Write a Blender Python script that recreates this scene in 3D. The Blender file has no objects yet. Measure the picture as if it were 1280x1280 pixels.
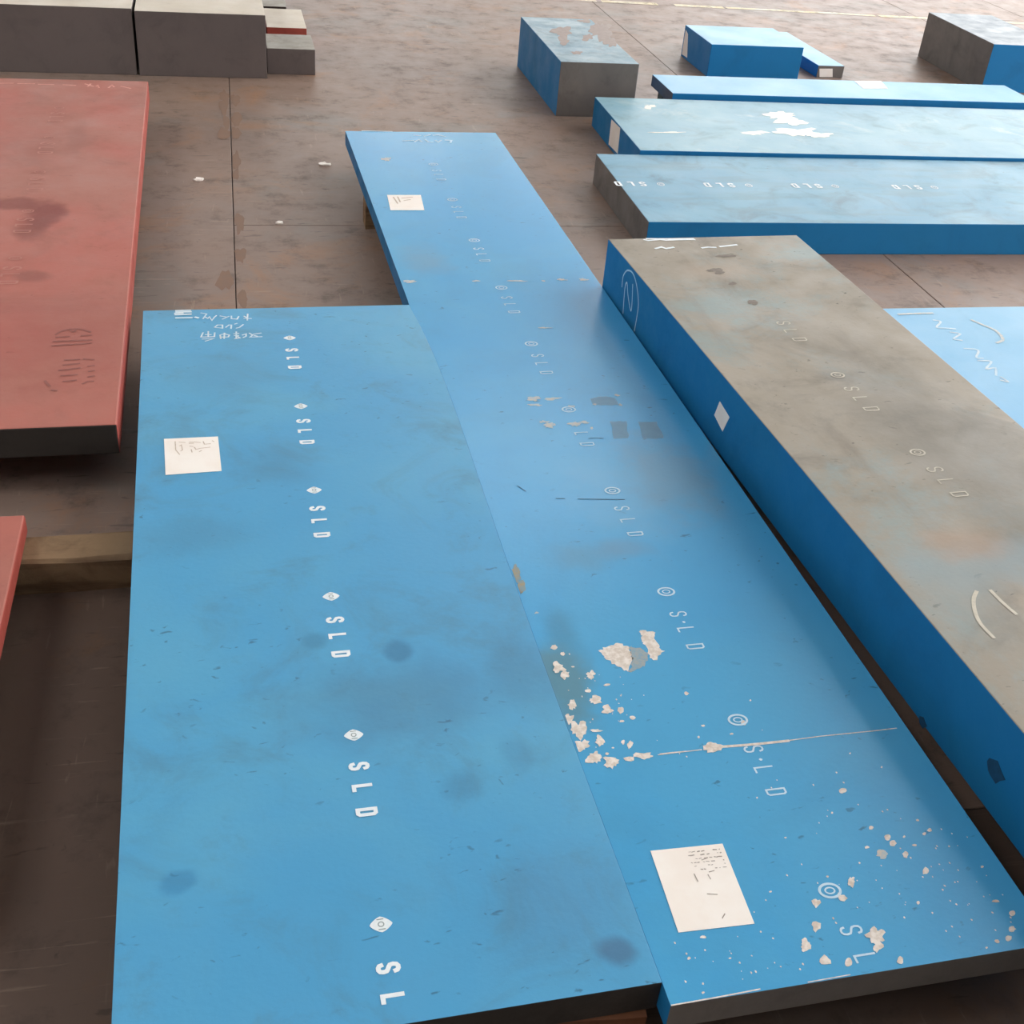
import bpy, bmesh, math, random
from mathutils import Matrix, Vector

# ------------------------------------------------------------------ camera, sky, exposure
SC = bpy.context.scene
COL = SC.collection
DATA = {"BX":{"S1":[-0.2107,0.9183,0.73,2.2345,0.0581,1.6472,0.0917],"S2":[0.5164,0.9035,0.6095,3.9098,0.0532,1.4859,0.0946],"S3":[1.249,0.1102,0.6225,3.1982,0.1853,3.2585,0.1111],"R1":[-0.9584,2.472,0.66,2.8597,0.0773,1.141,0.1005],"R2":[-1.1236,1.2484,0.66,0.96,0.043,0.2881,0.0831],"D1":[-2.0538,6.0977,1.6,0.96,0.2978,0.6,0.0],"D2":[-0.4418,6.1055,0.5929,0.96,0.2909,0.9,0.0],"D3":[0.1555,6.2007,0.232,0.2983,0.1212,0.5,0.0],"BB1":[1.4712,5.5967,0.379,0.9101,0.2492,-0.041,0.0],"S6":[1.9981,5.4933,1.9344,0.33,0.0533,0.0,0.0946],"S5":[1.6009,4.6824,3.2,0.7742,0.1318,-0.75,0.0],"S4":[1.4038,3.9092,3.2,0.7542,0.1205,-0.45,0.0],"BB3":[4.0899,6.2611,0.4212,0.7834,0.2556,-1.1405,0.0],"BB2":[2.5075,6.4034,0.5344,0.4489,0.1691,0.1277,0.0],"BB4":[3.1775,6.4608,0.1601,0.8,0.0647,1.4408,0.0],"S7":[1.78,0.8,1.1,2.416,0.1,0.3,0.0],"D4":[0.172,6.735,0.206,0.445,0.1,0.5,0.0],"D5":[0.05,7.235,0.245,0.45,0.1,-0.5,0.0]},"seam_S1":[[0.7311,2.2337],[0.7415,2.085],[0.747,1.9364],[0.749,1.7877],[0.7484,1.6391],[0.7462,1.4904],[0.7431,1.3418],[0.7398,1.1931],[0.7368,1.0445],[0.7344,0.8958],[0.7327,0.7472],[0.7317,0.5985],[0.7314,0.4499],[0.7314,0.3012],[0.7314,0.1526],[0.7307,0.0039]],"seam_S2":[[-0.0009,2.2737],[0.0099,2.1249],[0.0159,1.976],[0.0182,1.8272],[0.018,1.6783],[0.0162,1.5295],[0.0136,1.3806],[0.0107,1.2318],[0.0081,1.0829],[0.0061,0.9341],[0.0048,0.7852],[0.0043,0.6364],[0.0044,0.4875],[0.0048,0.3387],[0.0052,0.1898],[0.0049,0.041]],"S2big":[[[0.1166,0.7294],[0.1377,0.741],[0.1631,0.7464],[0.1758,0.7301],[0.1728,0.7018],[0.1526,0.6626],[0.1361,0.6843],[0.1232,0.7057]],[[0.183,0.7338],[0.2025,0.7208],[0.2047,0.7032],[0.1883,0.6772],[0.1653,0.6664],[0.1545,0.664],[0.1735,0.7017],[0.1766,0.7289]],[[0.2124,0.7755],[0.2386,0.7691],[0.2329,0.7401],[0.2387,0.7101],[0.2161,0.6903],[0.2067,0.6973],[0.2081,0.7316],[0.2097,0.755]]],"S2chips":[[0.0349,0.7506,0.006,-0.0008,-0.002,-0.0078],[0.0462,0.7302,0.0045,-0.0006,-0.0013,-0.0049],[0.0277,0.6935,0.011,-0.0015,-0.0035,-0.0133],[0.0355,0.6732,0.0073,-0.001,-0.0028,-0.0105],[0.0819,0.6668,0.0081,-0.0011,-0.003,-0.0105],[0.0559,0.6924,0.0029,-0.0004,-0.0006,-0.0021],[0.1045,0.6366,0.0058,-0.0008,-0.0009,-0.0031],[0.0657,0.6261,0.0058,-0.0008,-0.0014,-0.0051],[0.0717,0.6016,0.0107,-0.0015,-0.0029,-0.01],[0.0857,0.5739,0.0099,-0.0014,-0.0029,-0.0098],[0.1095,0.5695,0.0057,-0.0008,-0.0024,-0.0078],[0.1249,0.548,0.0056,-0.0008,-0.0015,-0.0048],[0.1037,0.5425,0.0042,-0.0006,-0.0009,-0.0029],[0.0104,0.5594,0.0087,-0.0012,-0.0039,-0.0143],[0.0229,0.5329,0.0138,-0.002,-0.0052,-0.0187],[0.016,0.4953,0.0119,-0.0017,-0.0038,-0.0136],[0.0302,0.465,0.0118,-0.0018,-0.0039,-0.0133],[0.0561,0.4519,0.0128,-0.0019,-0.0037,-0.0123],[0.0516,0.502,0.0075,-0.0011,-0.0034,-0.0115],[0.0516,0.5263,0.0086,-0.0013,-0.0011,-0.0038],[0.0901,0.493,0.0034,-0.0005,-0.0014,-0.0046],[0.1002,0.4853,0.0041,-0.0006,-0.0029,-0.0091],[0.069,0.4828,0.002,-0.0003,-0.0006,-0.0018],[0.0548,0.4707,0.0034,-0.0005,-0.0008,-0.0027],[0.0885,0.454,0.0084,-0.0013,-0.0017,-0.0053],[0.1144,0.4572,0.0153,-0.0023,-0.0023,-0.0071],[0.0274,0.595,0.0071,-0.001,-0.0032,-0.0118],[0.2395,0.4586,0.0167,-0.0025,-0.0044,-0.0115],[0.3175,0.5077,0.0043,-0.0006,-0.0023,-0.0057],[0.2426,0.511,0.0032,-0.0005,-0.0011,-0.0028],[0.2248,0.4854,0.0021,-0.0003,-0.001,-0.0028],[0.2857,0.4846,0.0032,-0.0005,-0.0008,-0.0021],[0.242,0.5945,0.0044,-0.0006,-0.0016,-0.0045],[0.3524,0.5607,0.0017,-0.0002,-0.0009,-0.0022],[0.4228,0.3304,0.0061,-0.0009,-0.003,-0.0062],[0.4511,0.2261,0.0054,-0.0009,-0.003,-0.0057],[0.4534,0.2134,0.0059,-0.0009,-0.003,-0.0056],[0.463,0.1888,0.0048,-0.0008,-0.003,-0.0055],[0.5185,0.2514,0.0025,-0.0004,-0.0013,-0.0024],[0.515,0.2235,0.003,-0.0005,-0.0016,-0.0029],[0.5278,0.229,0.004,-0.0006,-0.0019,-0.0035],[0.4788,0.223,0.002,-0.0003,-0.0012,-0.0023],[0.4873,0.2044,0.0039,-0.0006,-0.0012,-0.0023],[0.4795,0.1547,0.0048,-0.0008,-0.0036,-0.0064],[0.5425,0.1931,0.0015,-0.0002,-0.001,-0.0017],[0.5742,0.1471,0.0029,-0.0005,-0.0013,-0.0022],[0.4367,0.1007,0.0028,-0.0005,-0.0017,-0.003],[0.3517,0.154,0.0047,-0.0008,-0.0052,-0.0105],[0.3241,0.1275,0.0065,-0.0011,-0.003,-0.0062],[0.2806,0.1264,0.0055,-0.0009,-0.0038,-0.0081],[0.2624,0.0873,0.0072,-0.0012,-0.0036,-0.0078],[0.2327,0.059,0.0079,-0.0013,-0.0043,-0.0095],[0.2497,0.0308,0.0078,-0.0013,-0.0035,-0.0074],[0.2824,0.0222,0.0052,-0.0009,-0.0034,-0.0069],[0.3435,0.058,0.0117,-0.002,-0.0059,-0.0115],[0.3387,0.0421,0.0071,-0.0012,-0.0054,-0.0104],[0.3593,0.0116,0.0053,-0.0009,-0.003,-0.0055],[0.5598,0.0832,0.0057,-0.0009,-0.0016,-0.0025],[0.5721,0.059,0.0051,-0.0009,-0.0028,-0.0045],[0.5557,0.033,0.0055,-0.0009,-0.0027,-0.0043],[0.5208,0.0176,0.0036,-0.0006,-0.0018,-0.0028],[0.5411,0.0195,0.0046,-0.0008,-0.003,-0.0048],[0.4986,0.0099,0.0018,-0.0003,-0.0011,-0.0019],[0.2853,0.2517,0.0019,-0.0003,-0.0008,-0.0017],[0.0881,0.0973,0.0044,-0.0007,-0.0009,-0.0024],[0.0555,0.0673,0.0026,-0.0004,-0.0008,-0.0023],[0.056,0.0115,0.0021,-0.0004,-0.0007,-0.0018],[0.061,0.0249,0.0013,-0.0002,-0.0008,-0.0022],[0.319,0.1691,0.0019,-0.0003,-0.001,-0.0021],[0.2191,0.157,0.0023,-0.0004,-0.0007,-0.0016],[0.4335,0.2489,0.004,-0.0006,-0.0018,-0.0035],[0.4083,0.2127,0.0039,-0.0006,-0.0014,-0.0028],[0.1142,0.0573,0.0021,-0.0004,-0.0006,-0.0014],[0.2726,0.3382,0.0015,-0.0002,-0.0008,-0.0019],[0.3836,0.2885,0.002,-0.0003,-0.0009,-0.0018],[0.4312,0.3707,0.0016,-0.0002,-0.0009,-0.0019],[0.4754,0.4094,0.0016,-0.0002,-0.001,-0.002],[0.5155,0.3706,0.0016,-0.0002,-0.001,-0.002]],"S2tan":[[0.3593,2.0992,0.0166,-0.001,-0.0011,-0.0044],[0.2282,1.6958,0.0148,-0.0012,-0.0028,-0.0113],[0.224,1.664,0.0168,-0.0014,-0.0012,-0.0049],[0.2742,1.6921,0.0213,-0.0017,-0.0018,-0.0071],[0.4495,1.6962,0.0065,-0.0005,-0.0018,-0.0057],[0.4431,1.6458,0.0046,-0.0004,-0.0017,-0.0056],[0.3765,1.6549,0.005,-0.0004,-0.0014,-0.0049],[0.2239,1.5788,0.0102,-0.0009,-0.0015,-0.0059],[0.2352,1.5617,0.0143,-0.0013,-0.003,-0.0118],[0.298,1.5608,0.013,-0.0011,-0.0033,-0.0118],[0.3227,1.5675,0.0155,-0.0014,-0.0017,-0.006],[0.3353,1.5374,0.0034,-0.0003,-0.0017,-0.0059],[0.3134,1.6495,0.0085,-0.0007,-0.0015,-0.0055],[0.1153,3.5682,0.0161,0.0003,-0.0031,-0.0221],[0.0258,2.4379,0.0216,-0.0009,-0.0015,-0.0093],[0.2288,2.4326,0.0117,-0.0005,-0.001,-0.0047],[0.3531,2.4274,0.029,-0.0012,-0.0011,-0.0047],[0.4358,2.424,0.006,-0.0002,-0.001,-0.004],[0.495,2.4312,0.0148,-0.0006,-0.0017,-0.0064],[0.5656,2.4283,0.0149,-0.0006,-0.0023,-0.008],[0.4264,0.1959,0.0087,-0.0014,-0.0049,-0.0094],[0.027,0.8544,0.0039,-0.0005,-0.0007,-0.003]],"S2rust":[[0.014,0.9785,0.0089,-0.0011,-0.0075,-0.0323],[0.015,0.9354,0.0088,-0.0011,-0.0056,-0.0239]],"S2dark":[[[0.4608,1.5581],[0.5082,1.554],[0.5014,1.4759],[0.4482,1.4755]],[[0.3916,1.5662],[0.4323,1.5647],[0.414,1.4839],[0.3762,1.4841]],[[0.3721,1.6841],[0.4028,1.6948],[0.4407,1.6859],[0.4396,1.6461],[0.3886,1.6468],[0.3729,1.6552]]],"S2scr":[[[0.2546,0.4578],[0.2881,0.4558],[0.3266,0.4545],[0.3798,0.454]],[[0.3801,0.4546],[0.4406,0.4561],[0.4979,0.4552],[0.5443,0.4545],[0.5887,0.4549]],[[0.1406,0.4554],[0.1622,0.4558],[0.2193,0.4559]],[[0.0061,0.0005],[0.0743,0.0013],[0.1375,0.0031]],[[0.2097,0.0017],[0.2751,0.0026]],[[0.1447,0.4569],[0.1663,0.457],[0.1913,0.4562]]],"S2scrd":[[[0.313,1.4899],[0.3289,1.491],[0.3505,1.4878]],[[0.1674,1.2424],[0.1869,1.2392]],[[0.2162,1.235],[0.3213,1.2216]],[[0.0934,1.3019],[0.1067,1.2778]]],"S1st":[[0.379,2.041],[0.377,1.667],[0.374,1.293],[0.371,0.917],[0.369,0.539],[0.362,0.159]],"S2st":[[0.284,3.51],[0.286,3.131],[0.288,2.756],[0.295,2.379],[0.296,2.003],[0.303,1.634],[0.304,1.26],[0.304,0.887],[0.31,0.516],[0.311,0.144]],"S3st":[[0.2879,2.6606],[0.2939,2.2921],[0.2998,1.9236]],"R1st":[[0.3417,2.4551],[0.3382,2.0878],[0.3396,1.7158],[0.3379,1.3497],[0.3406,0.9739]],"S4st":[[0.1653,0.3963],[0.5239,0.3963],[0.889,0.4007],[1.3216,0.4025]],"S1blk":[[[0.0869,2.2285],[0.1236,2.2291]],[[0.0869,2.2196],[0.1256,2.2195]],[[0.0847,2.2025],[0.1254,2.2038]],[[0.0868,2.1818],[0.1273,2.181]],[[0.0837,2.2114],[0.1041,2.2134]],[[0.137,2.184],[0.1444,2.1784]]],"S1hw":[[[0.1525,2.2106],[0.1674,2.203],[0.1571,2.1726]],[[0.1617,2.1852],[0.17,2.1744],[0.1746,2.1844],[0.1804,2.1609],[0.1874,2.1811],[0.1931,2.1911]],[[0.2027,2.188],[0.2219,2.1791]],[[0.2085,2.167],[0.2174,2.1757],[0.2264,2.184]],[[0.233,2.1862],[0.2323,2.1681],[0.2473,2.1647],[0.2524,2.1825]],[[0.2659,2.1687],[0.2854,2.1666]],[[0.2771,2.1968],[0.2739,2.1554]],[[0.2666,2.1832],[0.2757,2.1682]],[[0.1856,2.1176],[0.1946,2.1321],[0.2073,2.1313],[0.2067,2.1113],[0.1867,2.1175]],[[0.2153,2.1157],[0.2244,2.1303],[0.2308,2.1299],[0.2289,2.1074]],[[0.2396,2.1344],[0.2462,2.1391]],[[0.2428,2.109],[0.2515,2.1135],[0.262,2.1305]],[[0.1554,2.0872],[0.1497,2.0607],[0.1841,2.0608],[0.1858,2.0852]],[[0.1692,2.0937],[0.1685,2.0643]],[[0.1614,2.0745],[0.176,2.0736]],[[0.1525,2.0484],[0.1817,2.0489],[0.1606,2.0358]],[[0.1986,2.0575],[0.2196,2.0561],[0.2232,2.0681],[0.2098,2.0763],[0.199,2.0697],[0.2004,2.0476]],[[0.211,2.0812],[0.2088,2.0471]],[[0.2419,2.0866],[0.2401,2.045]],[[0.235,2.0747],[0.2478,2.0764]],[[0.2357,2.0648],[0.2473,2.0641]],[[0.2359,2.0453],[0.2498,2.0493],[0.2439,2.0594]],[[0.2569,2.0659],[0.2667,2.0727],[0.266,2.058],[0.2583,2.0511]],[[0.2754,2.0771],[0.2833,2.0642],[0.2763,2.0524],[0.3071,2.0529]],[[0.2856,2.069],[0.3062,2.0751]],[[0.2874,2.0615],[0.2956,2.0561]]],"S2hw":[[[0.2659,3.8624],[0.2932,3.8577]],[[0.3064,3.8525],[0.3342,3.8705]],[[0.3439,3.8651],[0.3663,3.8716],[0.3907,3.8498]],[[0.2108,3.7882],[0.2551,3.7951]],[[0.256,3.7786],[0.2779,3.8069],[0.2838,3.7794]],[[0.3025,3.8076],[0.3109,3.7748],[0.3283,3.7753]],[[0.3427,3.7978],[0.3494,3.7759],[0.3639,3.7985]],[[0.3825,3.8046],[0.4063,3.7998],[0.3976,3.7719]],[[0.0668,3.9119],[0.1849,3.9072]]],"S3hw":[[[0.1106,3.1855],[0.1198,3.1778],[0.1603,3.1827],[0.1775,3.177],[0.2265,3.1779],[0.2702,3.1767]],[[0.1202,3.1921],[0.1577,3.1889],[0.2002,3.1854],[0.2682,3.1841]],[[0.1203,3.1142],[0.1432,3.1245],[0.1529,3.1123],[0.1798,3.12]],[[0.2681,3.1113],[0.2894,3.116],[0.3123,3.1123]],[[0.3295,3.1183],[0.3612,3.1236],[0.3883,3.1292]]],"S3dark":[[0.2401,2.9459,0.0237,-0.0016,-0.0053,-0.0126],[0.2471,2.9291,0.0136,-0.0009,-0.0062,-0.0146],[0.2546,2.8491,0.0125,-0.0009,-0.0044,-0.0101],[0.26,2.7223,0.0156,-0.0013,-0.0068,-0.0151],[0.3185,3.0468,0.033,-0.0021,-0.0043,-0.01]],"S3streak":[[[0.1399,1.4412],[0.1211,1.4213],[0.1034,1.3906],[0.0918,1.3544],[0.0929,1.3145]],[[0.1691,1.4395],[0.1707,1.4022],[0.1757,1.368]]],"S3n":[[[3.0002,0.036],[3.0083,0.0798],[3.012,0.1157],[3.0017,0.1295],[2.9822,0.1008],[2.9474,0.0697],[2.9423,0.0861],[2.958,0.1439]],[[3.0363,0.1027],[3.0386,0.1322],[3.0266,0.1521],[3.0084,0.1658],[2.9764,0.1734],[2.9479,0.1665],[2.9207,0.1464],[2.8964,0.1116],[2.8944,0.0663],[2.8977,0.0272]]],"S3lab":[[2.3237,0.0746],[2.3097,0.1209],[2.2464,0.1121],[2.2657,0.0613]],"S3mark":[[1.3049,0.0039],[1.1108,0.0769]],"S7hw":[[[0.3397,2.3236],[0.3584,2.3111],[0.3229,2.2715],[0.35,2.2647],[0.3799,2.2577]],[[0.351,2.2359],[0.3776,2.2234],[0.3374,2.1912],[0.3584,2.1791]],[[0.3362,2.125],[0.3755,2.1124],[0.3432,2.0657],[0.3613,2.0595]],[[0.3367,2.0449],[0.3756,2.0377],[0.3336,1.9932],[0.3649,1.9967],[0.3413,1.9522]],[[0.3509,1.9416],[0.3566,1.9115],[0.3395,1.9223]]],"S7arc":[[[0.4711,2.3189],[0.4904,2.2827],[0.5094,2.2469],[0.5084,2.2067],[0.4942,2.1733],[0.4654,2.1578]],[[0.2416,2.3688],[0.306,2.3727],[0.3634,2.3732]]],"R1hw":[[[0.0916,2.7792],[0.1403,2.7831]],[[0.1587,2.7806],[0.221,2.7816]],[[0.2371,2.7768],[0.2948,2.7754]],[[0.3314,2.7783],[0.3792,2.774]],[[0.4148,2.7973],[0.4488,2.7633]],[[0.4277,2.7616],[0.4361,2.799]],[[0.4594,2.7641],[0.4649,2.7808],[0.4711,2.7448]],[[0.5082,2.7477],[0.5196,2.7893],[0.529,2.7594]],[[0.5553,2.7717],[0.5939,2.7442]]],"R1stamp":[[[0.4907,0.4699],[0.5053,0.492],[0.5265,0.5008],[0.5486,0.4996],[0.5745,0.4817]],[[0.4933,0.4555],[0.5242,0.457]],[[0.5539,0.4599],[0.5783,0.4631]],[[0.4885,0.4314],[0.58,0.4345]],[[0.4878,0.408],[0.5329,0.4117],[0.5797,0.4166]],[[0.521,0.5011],[0.5318,0.484],[0.5403,0.5]],[[0.5677,0.3301],[0.5918,0.325]],[[0.5807,0.2902],[0.5936,0.2935]],[[0.5837,0.2622],[0.5957,0.2673]],[[0.5842,0.2342],[0.5973,0.2391]],[[0.5736,0.1995],[0.5856,0.2112],[0.5971,0.2115]],[[0.5233,0.3269],[0.5573,0.3278]],[[0.5228,0.2999],[0.5588,0.3066]],[[0.5145,0.2727],[0.5617,0.2825]],[[0.5219,0.2443],[0.5576,0.2476]],[[0.5293,0.2151],[0.557,0.2189]],[[0.487,0.2209],[0.5009,0.1917]],[[0.5062,0.173],[0.5177,0.1699]]],"labels":{"S1":[[0.0623,1.3869],[0.1812,1.3912],[0.1779,1.5407],[0.0582,1.5412]],"S2":[[0.0551,0.1108],[0.1721,0.1066],[0.1798,0.256],[0.0621,0.2604]],"S2f":[[0.0538,3.0308],[0.1699,3.0296],[0.182,3.1785],[0.0637,3.1787]],"S6":[[1.0567,0.1796],[1.1986,0.1934],[1.2305,0.3366],[1.0735,0.3203]]},"lt":{"S1":[[[0.0828,1.5261],[0.0839,1.4889],[0.0924,1.4685]],[[0.0914,1.5223],[0.105,1.5197]],[[0.0926,1.5052],[0.0963,1.5098],[0.0986,1.4874],[0.0949,1.4829]],[[0.1137,1.5201],[0.1236,1.5192]],[[0.1136,1.5144],[0.1235,1.5142]],[[0.1248,1.5208],[0.1384,1.5158]],[[0.1447,1.5202],[0.1469,1.5074],[0.1606,1.5086]],[[0.1147,1.5019],[0.1221,1.4999]],[[0.1176,1.488],[0.1193,1.4756]],[[0.1245,1.4972],[0.128,1.487],[0.1379,1.491],[0.159,1.4939]],[[0.1352,1.4765],[0.1402,1.4809]],[[0.1647,1.522],[0.1683,1.5174]]],"S2":[[[0.1161,0.2453],[0.1177,0.2328]],[[0.1208,0.247],[0.1443,0.2432]],[[0.1203,0.2343],[0.133,0.2352]],[[0.1436,0.236],[0.147,0.2232]],[[0.1628,0.2428],[0.1644,0.2351]],[[0.1533,0.2344],[0.1581,0.2361]],[[0.1145,0.2183],[0.1273,0.2143]],[[0.1286,0.2124],[0.1446,0.2115]],[[0.1509,0.2117],[0.1588,0.2164]],[[0.1144,0.2068],[0.1152,0.1925]],[[0.135,0.2023],[0.1361,0.1933]],[[0.1212,0.1682],[0.1358,0.1647]],[[0.1277,0.1231],[0.1343,0.1298]],[[0.1386,0.2065],[0.1472,0.2075]],[[0.1352,0.23],[0.1442,0.2322]],[[0.1178,0.2413],[0.1269,0.2411]]],"S2f":[[[0.0819,3.1551],[0.0875,3.0925]],[[0.0974,3.1593],[0.0985,3.1069]],[[0.11,3.1445],[0.1489,3.1549]],[[0.1139,3.1214],[0.1378,3.1317]]]},"S5lab":[[0.4577,0.012],[0.3031,0.0198],[0.3146,0.1269],[0.4611,0.1211]],"BB4lab":[[0.0201,0.0025],[0.1004,0.0042],[0.089,0.0497],[0.0091,0.0478]],"BB2lab":[[0.4321,0.0122],[0.3389,0.0159],[0.3827,0.1336],[0.4298,0.1465]],"S5chips":[[0.2238,0.6352,0.0275,0.0026,-0.0082,-0.0282],[0.1967,0.2519,0.0691,0.0053,-0.0027,-0.009],[0.8299,0.5557,0.0688,0.0061,-0.0225,-0.0577],[0.8376,0.464,0.0679,0.0057,-0.0223,-0.0561],[0.803,0.3054,0.0882,0.0067,-0.025,-0.0621],[0.8873,0.2686,0.0662,0.0049,-0.0129,-0.0309],[0.6023,0.2772,0.0575,0.0044,-0.0097,-0.0263]],"BB1chips":[[0.1453,0.5897,0.0527,0.0081,-0.0269,-0.1131],[0.1113,0.4147,0.0276,0.004,-0.0184,-0.0773],[0.1207,0.1765,0.0244,0.0032,-0.0087,-0.0349],[0.2545,0.4967,0.0283,0.0042,-0.0179,-0.07],[0.3625,0.6391,0.0583,0.009,-0.0521,-0.1957],[0.3329,0.8662,0.0342,0.0057,-0.0126,-0.0495],[0.3501,0.4187,0.0363,0.0052,-0.0255,-0.0934]],"lens":42.38311955979061,"cam":[[0.9771269,-0.1974819,0.0788917],[0.046139,0.5590178,0.827871],[0.2075914,0.805295,-0.5553429]]}
BX = DATA['BX']

cam_d = bpy.data.cameras.new('camera')
cam_d.sensor_fit = 'HORIZONTAL'; cam_d.sensor_width = 36.0; cam_d.lens = DATA['lens']
cam_d.clip_start = 0.05; cam_d.clip_end = 300
cam = bpy.data.objects.new('camera', cam_d); COL.objects.link(cam)
_r, _u, _f = [Vector(v) for v in DATA['cam']]
cam.matrix_world = Matrix(((_r.x, _u.x, -_f.x, 0), (_r.y, _u.y, -_f.y, 0), (_r.z, _u.z, -_f.z, 1.6), (0, 0, 0, 1)))
SC.camera = cam

SKY_STRENGTH = 3.0
world = bpy.data.worlds.new('overcast_sky'); SC.world = world
world.use_nodes = True
_bg = world.node_tree.nodes['Background']
_bg.inputs[0].default_value = (1.0, 0.99, 0.97, 1); _bg.inputs[1].default_value = SKY_STRENGTH

SC.view_settings.view_transform = 'Standard'
SC.view_settings.look = 'None'
SC.view_settings.gamma = 1.0
SC.view_settings.use_curve_mapping = False
SC.view_settings.exposure = 0.52

# ------------------------------------------------------------------ node helpers
def lin(c):
    if isinstance(c, str):
        c = [int(c[i:i + 2], 16) for i in (0, 2, 4)]
    return tuple(((v / 255) / 12.92 if v / 255 <= .04045 else ((v / 255 + .055) / 1.055) ** 2.4) for v in c)

class NT:
    def __init__(s, name):
        s.m = bpy.data.materials.new(name); s.m.use_nodes = True
        s.t = s.m.node_tree; s.n = s.t.nodes; s.l = s.t.links
        s.b = s.n['Principled BSDF']
        s.tc = s.n.new('ShaderNodeTexCoord')
        s.P = s.tc.outputs['Object']
    def put(s, sock, v):
        if hasattr(v, 'is_output') or isinstance(v, bpy.types.NodeSocket): s.l.new(v, sock)
        else:
            if isinstance(v, (tuple, list)) and len(v) == 3 and sock.type == 'RGBA': v = (*v, 1)
            sock.default_value = v
    def mapping(s, scale=(1, 1, 1), loc=(0, 0, 0), rot=(0, 0, 0), vec=None):
        n = s.n.new('ShaderNodeMapping'); s.l.new(vec or s.P, n.inputs[0])
        n.inputs['Location'].default_value = loc; n.inputs['Scale'].default_value = scale; n.inputs['Rotation'].default_value = rot
        return n.outputs[0]
    def noise(s, scale, detail=5, rough=.55, vec=None, dist=0., color=False):
        n = s.n.new('ShaderNodeTexNoise'); s.l.new(vec or s.P, n.inputs['Vector'])
        n.inputs['Scale'].default_value = scale; n.inputs['Detail'].default_value = detail
        n.inputs['Roughness'].default_value = rough; n.inputs['Distortion'].default_value = dist
        return n.outputs['Color' if color else 'Fac']
    def rng(s, v, a, b, c=0., d=1.):
        n = s.n.new('ShaderNodeMapRange'); n.interpolation_type = 'SMOOTHSTEP'; n.clamp = True
        s.put(n.inputs[0], v)
        for i, x in enumerate((a, b, c, d)): n.inputs[1 + i].default_value = x
        return n.outputs[0]
    def math(s, op, a, b=0.):
        n = s.n.new('ShaderNodeMath'); n.operation = op; s.put(n.inputs[0], a); s.put(n.inputs[1], b); return n.outputs[0]
    def vmath(s, op, a, b=None):
        n = s.n.new('ShaderNodeVectorMath'); n.operation = op; s.put(n.inputs[0], a)
        if b is not None: s.put(n.inputs[1], b)
        return n.outputs['Value'] if op == 'LENGTH' else n.outputs[0]
    def mix(s, f, a, b):
        n = s.n.new('ShaderNodeMix'); n.data_type = 'RGBA'
        s.put(n.inputs[0], f); s.put(n.inputs[6], a); s.put(n.inputs[7], b); return n.outputs[2]
    def bump(s, h, strength, dist=.002):
        n = s.n.new('ShaderNodeBump'); n.inputs['Strength'].default_value = strength; n.inputs['Distance'].default_value = dist
        s.l.new(h, n.inputs['Height']); s.l.new(n.outputs[0], s.b.inputs['Normal'])

def surface(name, base, alt, dirt, rough=.45, spec=.5, s1=1.3, s2=6., dirt_amt=.35, fleck=None, stains=(), streak=None,
            bump=.15, world_co=False, metallic=0., rough_var=.12, seed=0., alt_rng=(.38, .66), patch=None, fleck_amt=.6, n2d=(9, .68)):
    """painted or bare steel: broad tonal drift, smudges, small flecks, and stains at given places (object metres)"""
    g = NT(name)
    if world_co:
        geo = g.n.new('ShaderNodeNewGeometry'); g.P = geo.outputs['Position']
    P0 = g.P
    g.P = g.mapping(loc=(seed, seed * 1.7, seed * .3))
    n1 = g.noise(s1, 5, .6, dist=.4); n2 = g.noise(s2, n2d[0], n2d[1])
    c = g.mix(g.rng(n1, *alt_rng), lin(base), lin(alt))
    n3 = g.noise(s1 * 2.7, 6, .65, vec=g.mapping(loc=(5, 3, 1)), dist=.8)
    c = g.mix(g.math('MULTIPLY', g.rng(n3, .48, .74), dirt_amt), c, lin(dirt))
    c = g.mix(g.math('MULTIPLY', g.rng(n2, .55, .78), dirt_amt * .8), c, lin(dirt))
    if patch:                                            # (colour, scale, lo, hi): rubbed-through areas
        pn = g.noise(patch[1], 10, .7, vec=g.mapping(loc=(2.3, 7.7, 0)), dist=.3)
        c = g.mix(g.rng(pn, patch[2], patch[3]), c, lin(patch[0]))
    if streak:                                           # (colour, mapping scale, lo, hi, amount)
        sn = g.noise(1, 6, .6, vec=g.mapping(scale=streak[1], loc=(1, 2, 3)))
        c = g.mix(g.math('MULTIPLY', g.rng(sn, streak[2], streak[3]), streak[4]), c, lin(streak[0]))
    if fleck:
        fn = g.noise(1, 3, .5, vec=g.mapping(scale=(38, 70, 40)), dist=.6)
        gate = g.rng(g.noise(3.2, 3, .5, vec=g.mapping(loc=(9, 1, 0))), .42, .6)
        c = g.mix(g.math('MULTIPLY', g.math('MULTIPLY', g.rng(fn, .66, .74), gate), fleck_amt), c, lin(fleck))
    if stains:
        wob = g.vmath('SUBTRACT', g.noise(9, 4, .55, vec=P0, color=True), (.5, .5, .5))
        for (cx, cy, rx, ry, colr, amt, soft) in stains:
            sc = g.vmath('MULTIPLY', g.vmath('SUBTRACT', P0, (cx, cy, 0)), (1 / rx, 1 / ry, 0))
            d = g.vmath('LENGTH', g.vmath('ADD', sc, g.vmath('MULTIPLY', wob, (1.8, 1.8, 0))))
            c = g.mix(g.rng(d, 1 - soft, 1 + soft, amt, 0.), c, lin(colr))
    g.l.new(c, g.b.inputs['Base Color'])
    g.l.new(g.rng(n2, .3, .7, max(.02, rough - rough_var), rough + rough_var), g.b.inputs['Roughness'])
    g.b.inputs['Specular IOR Level'].default_value = spec
    g.b.inputs['Metallic'].default_value = metallic
    g.bump(g.noise(90, 4, .6), bump)
    return g.m

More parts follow.
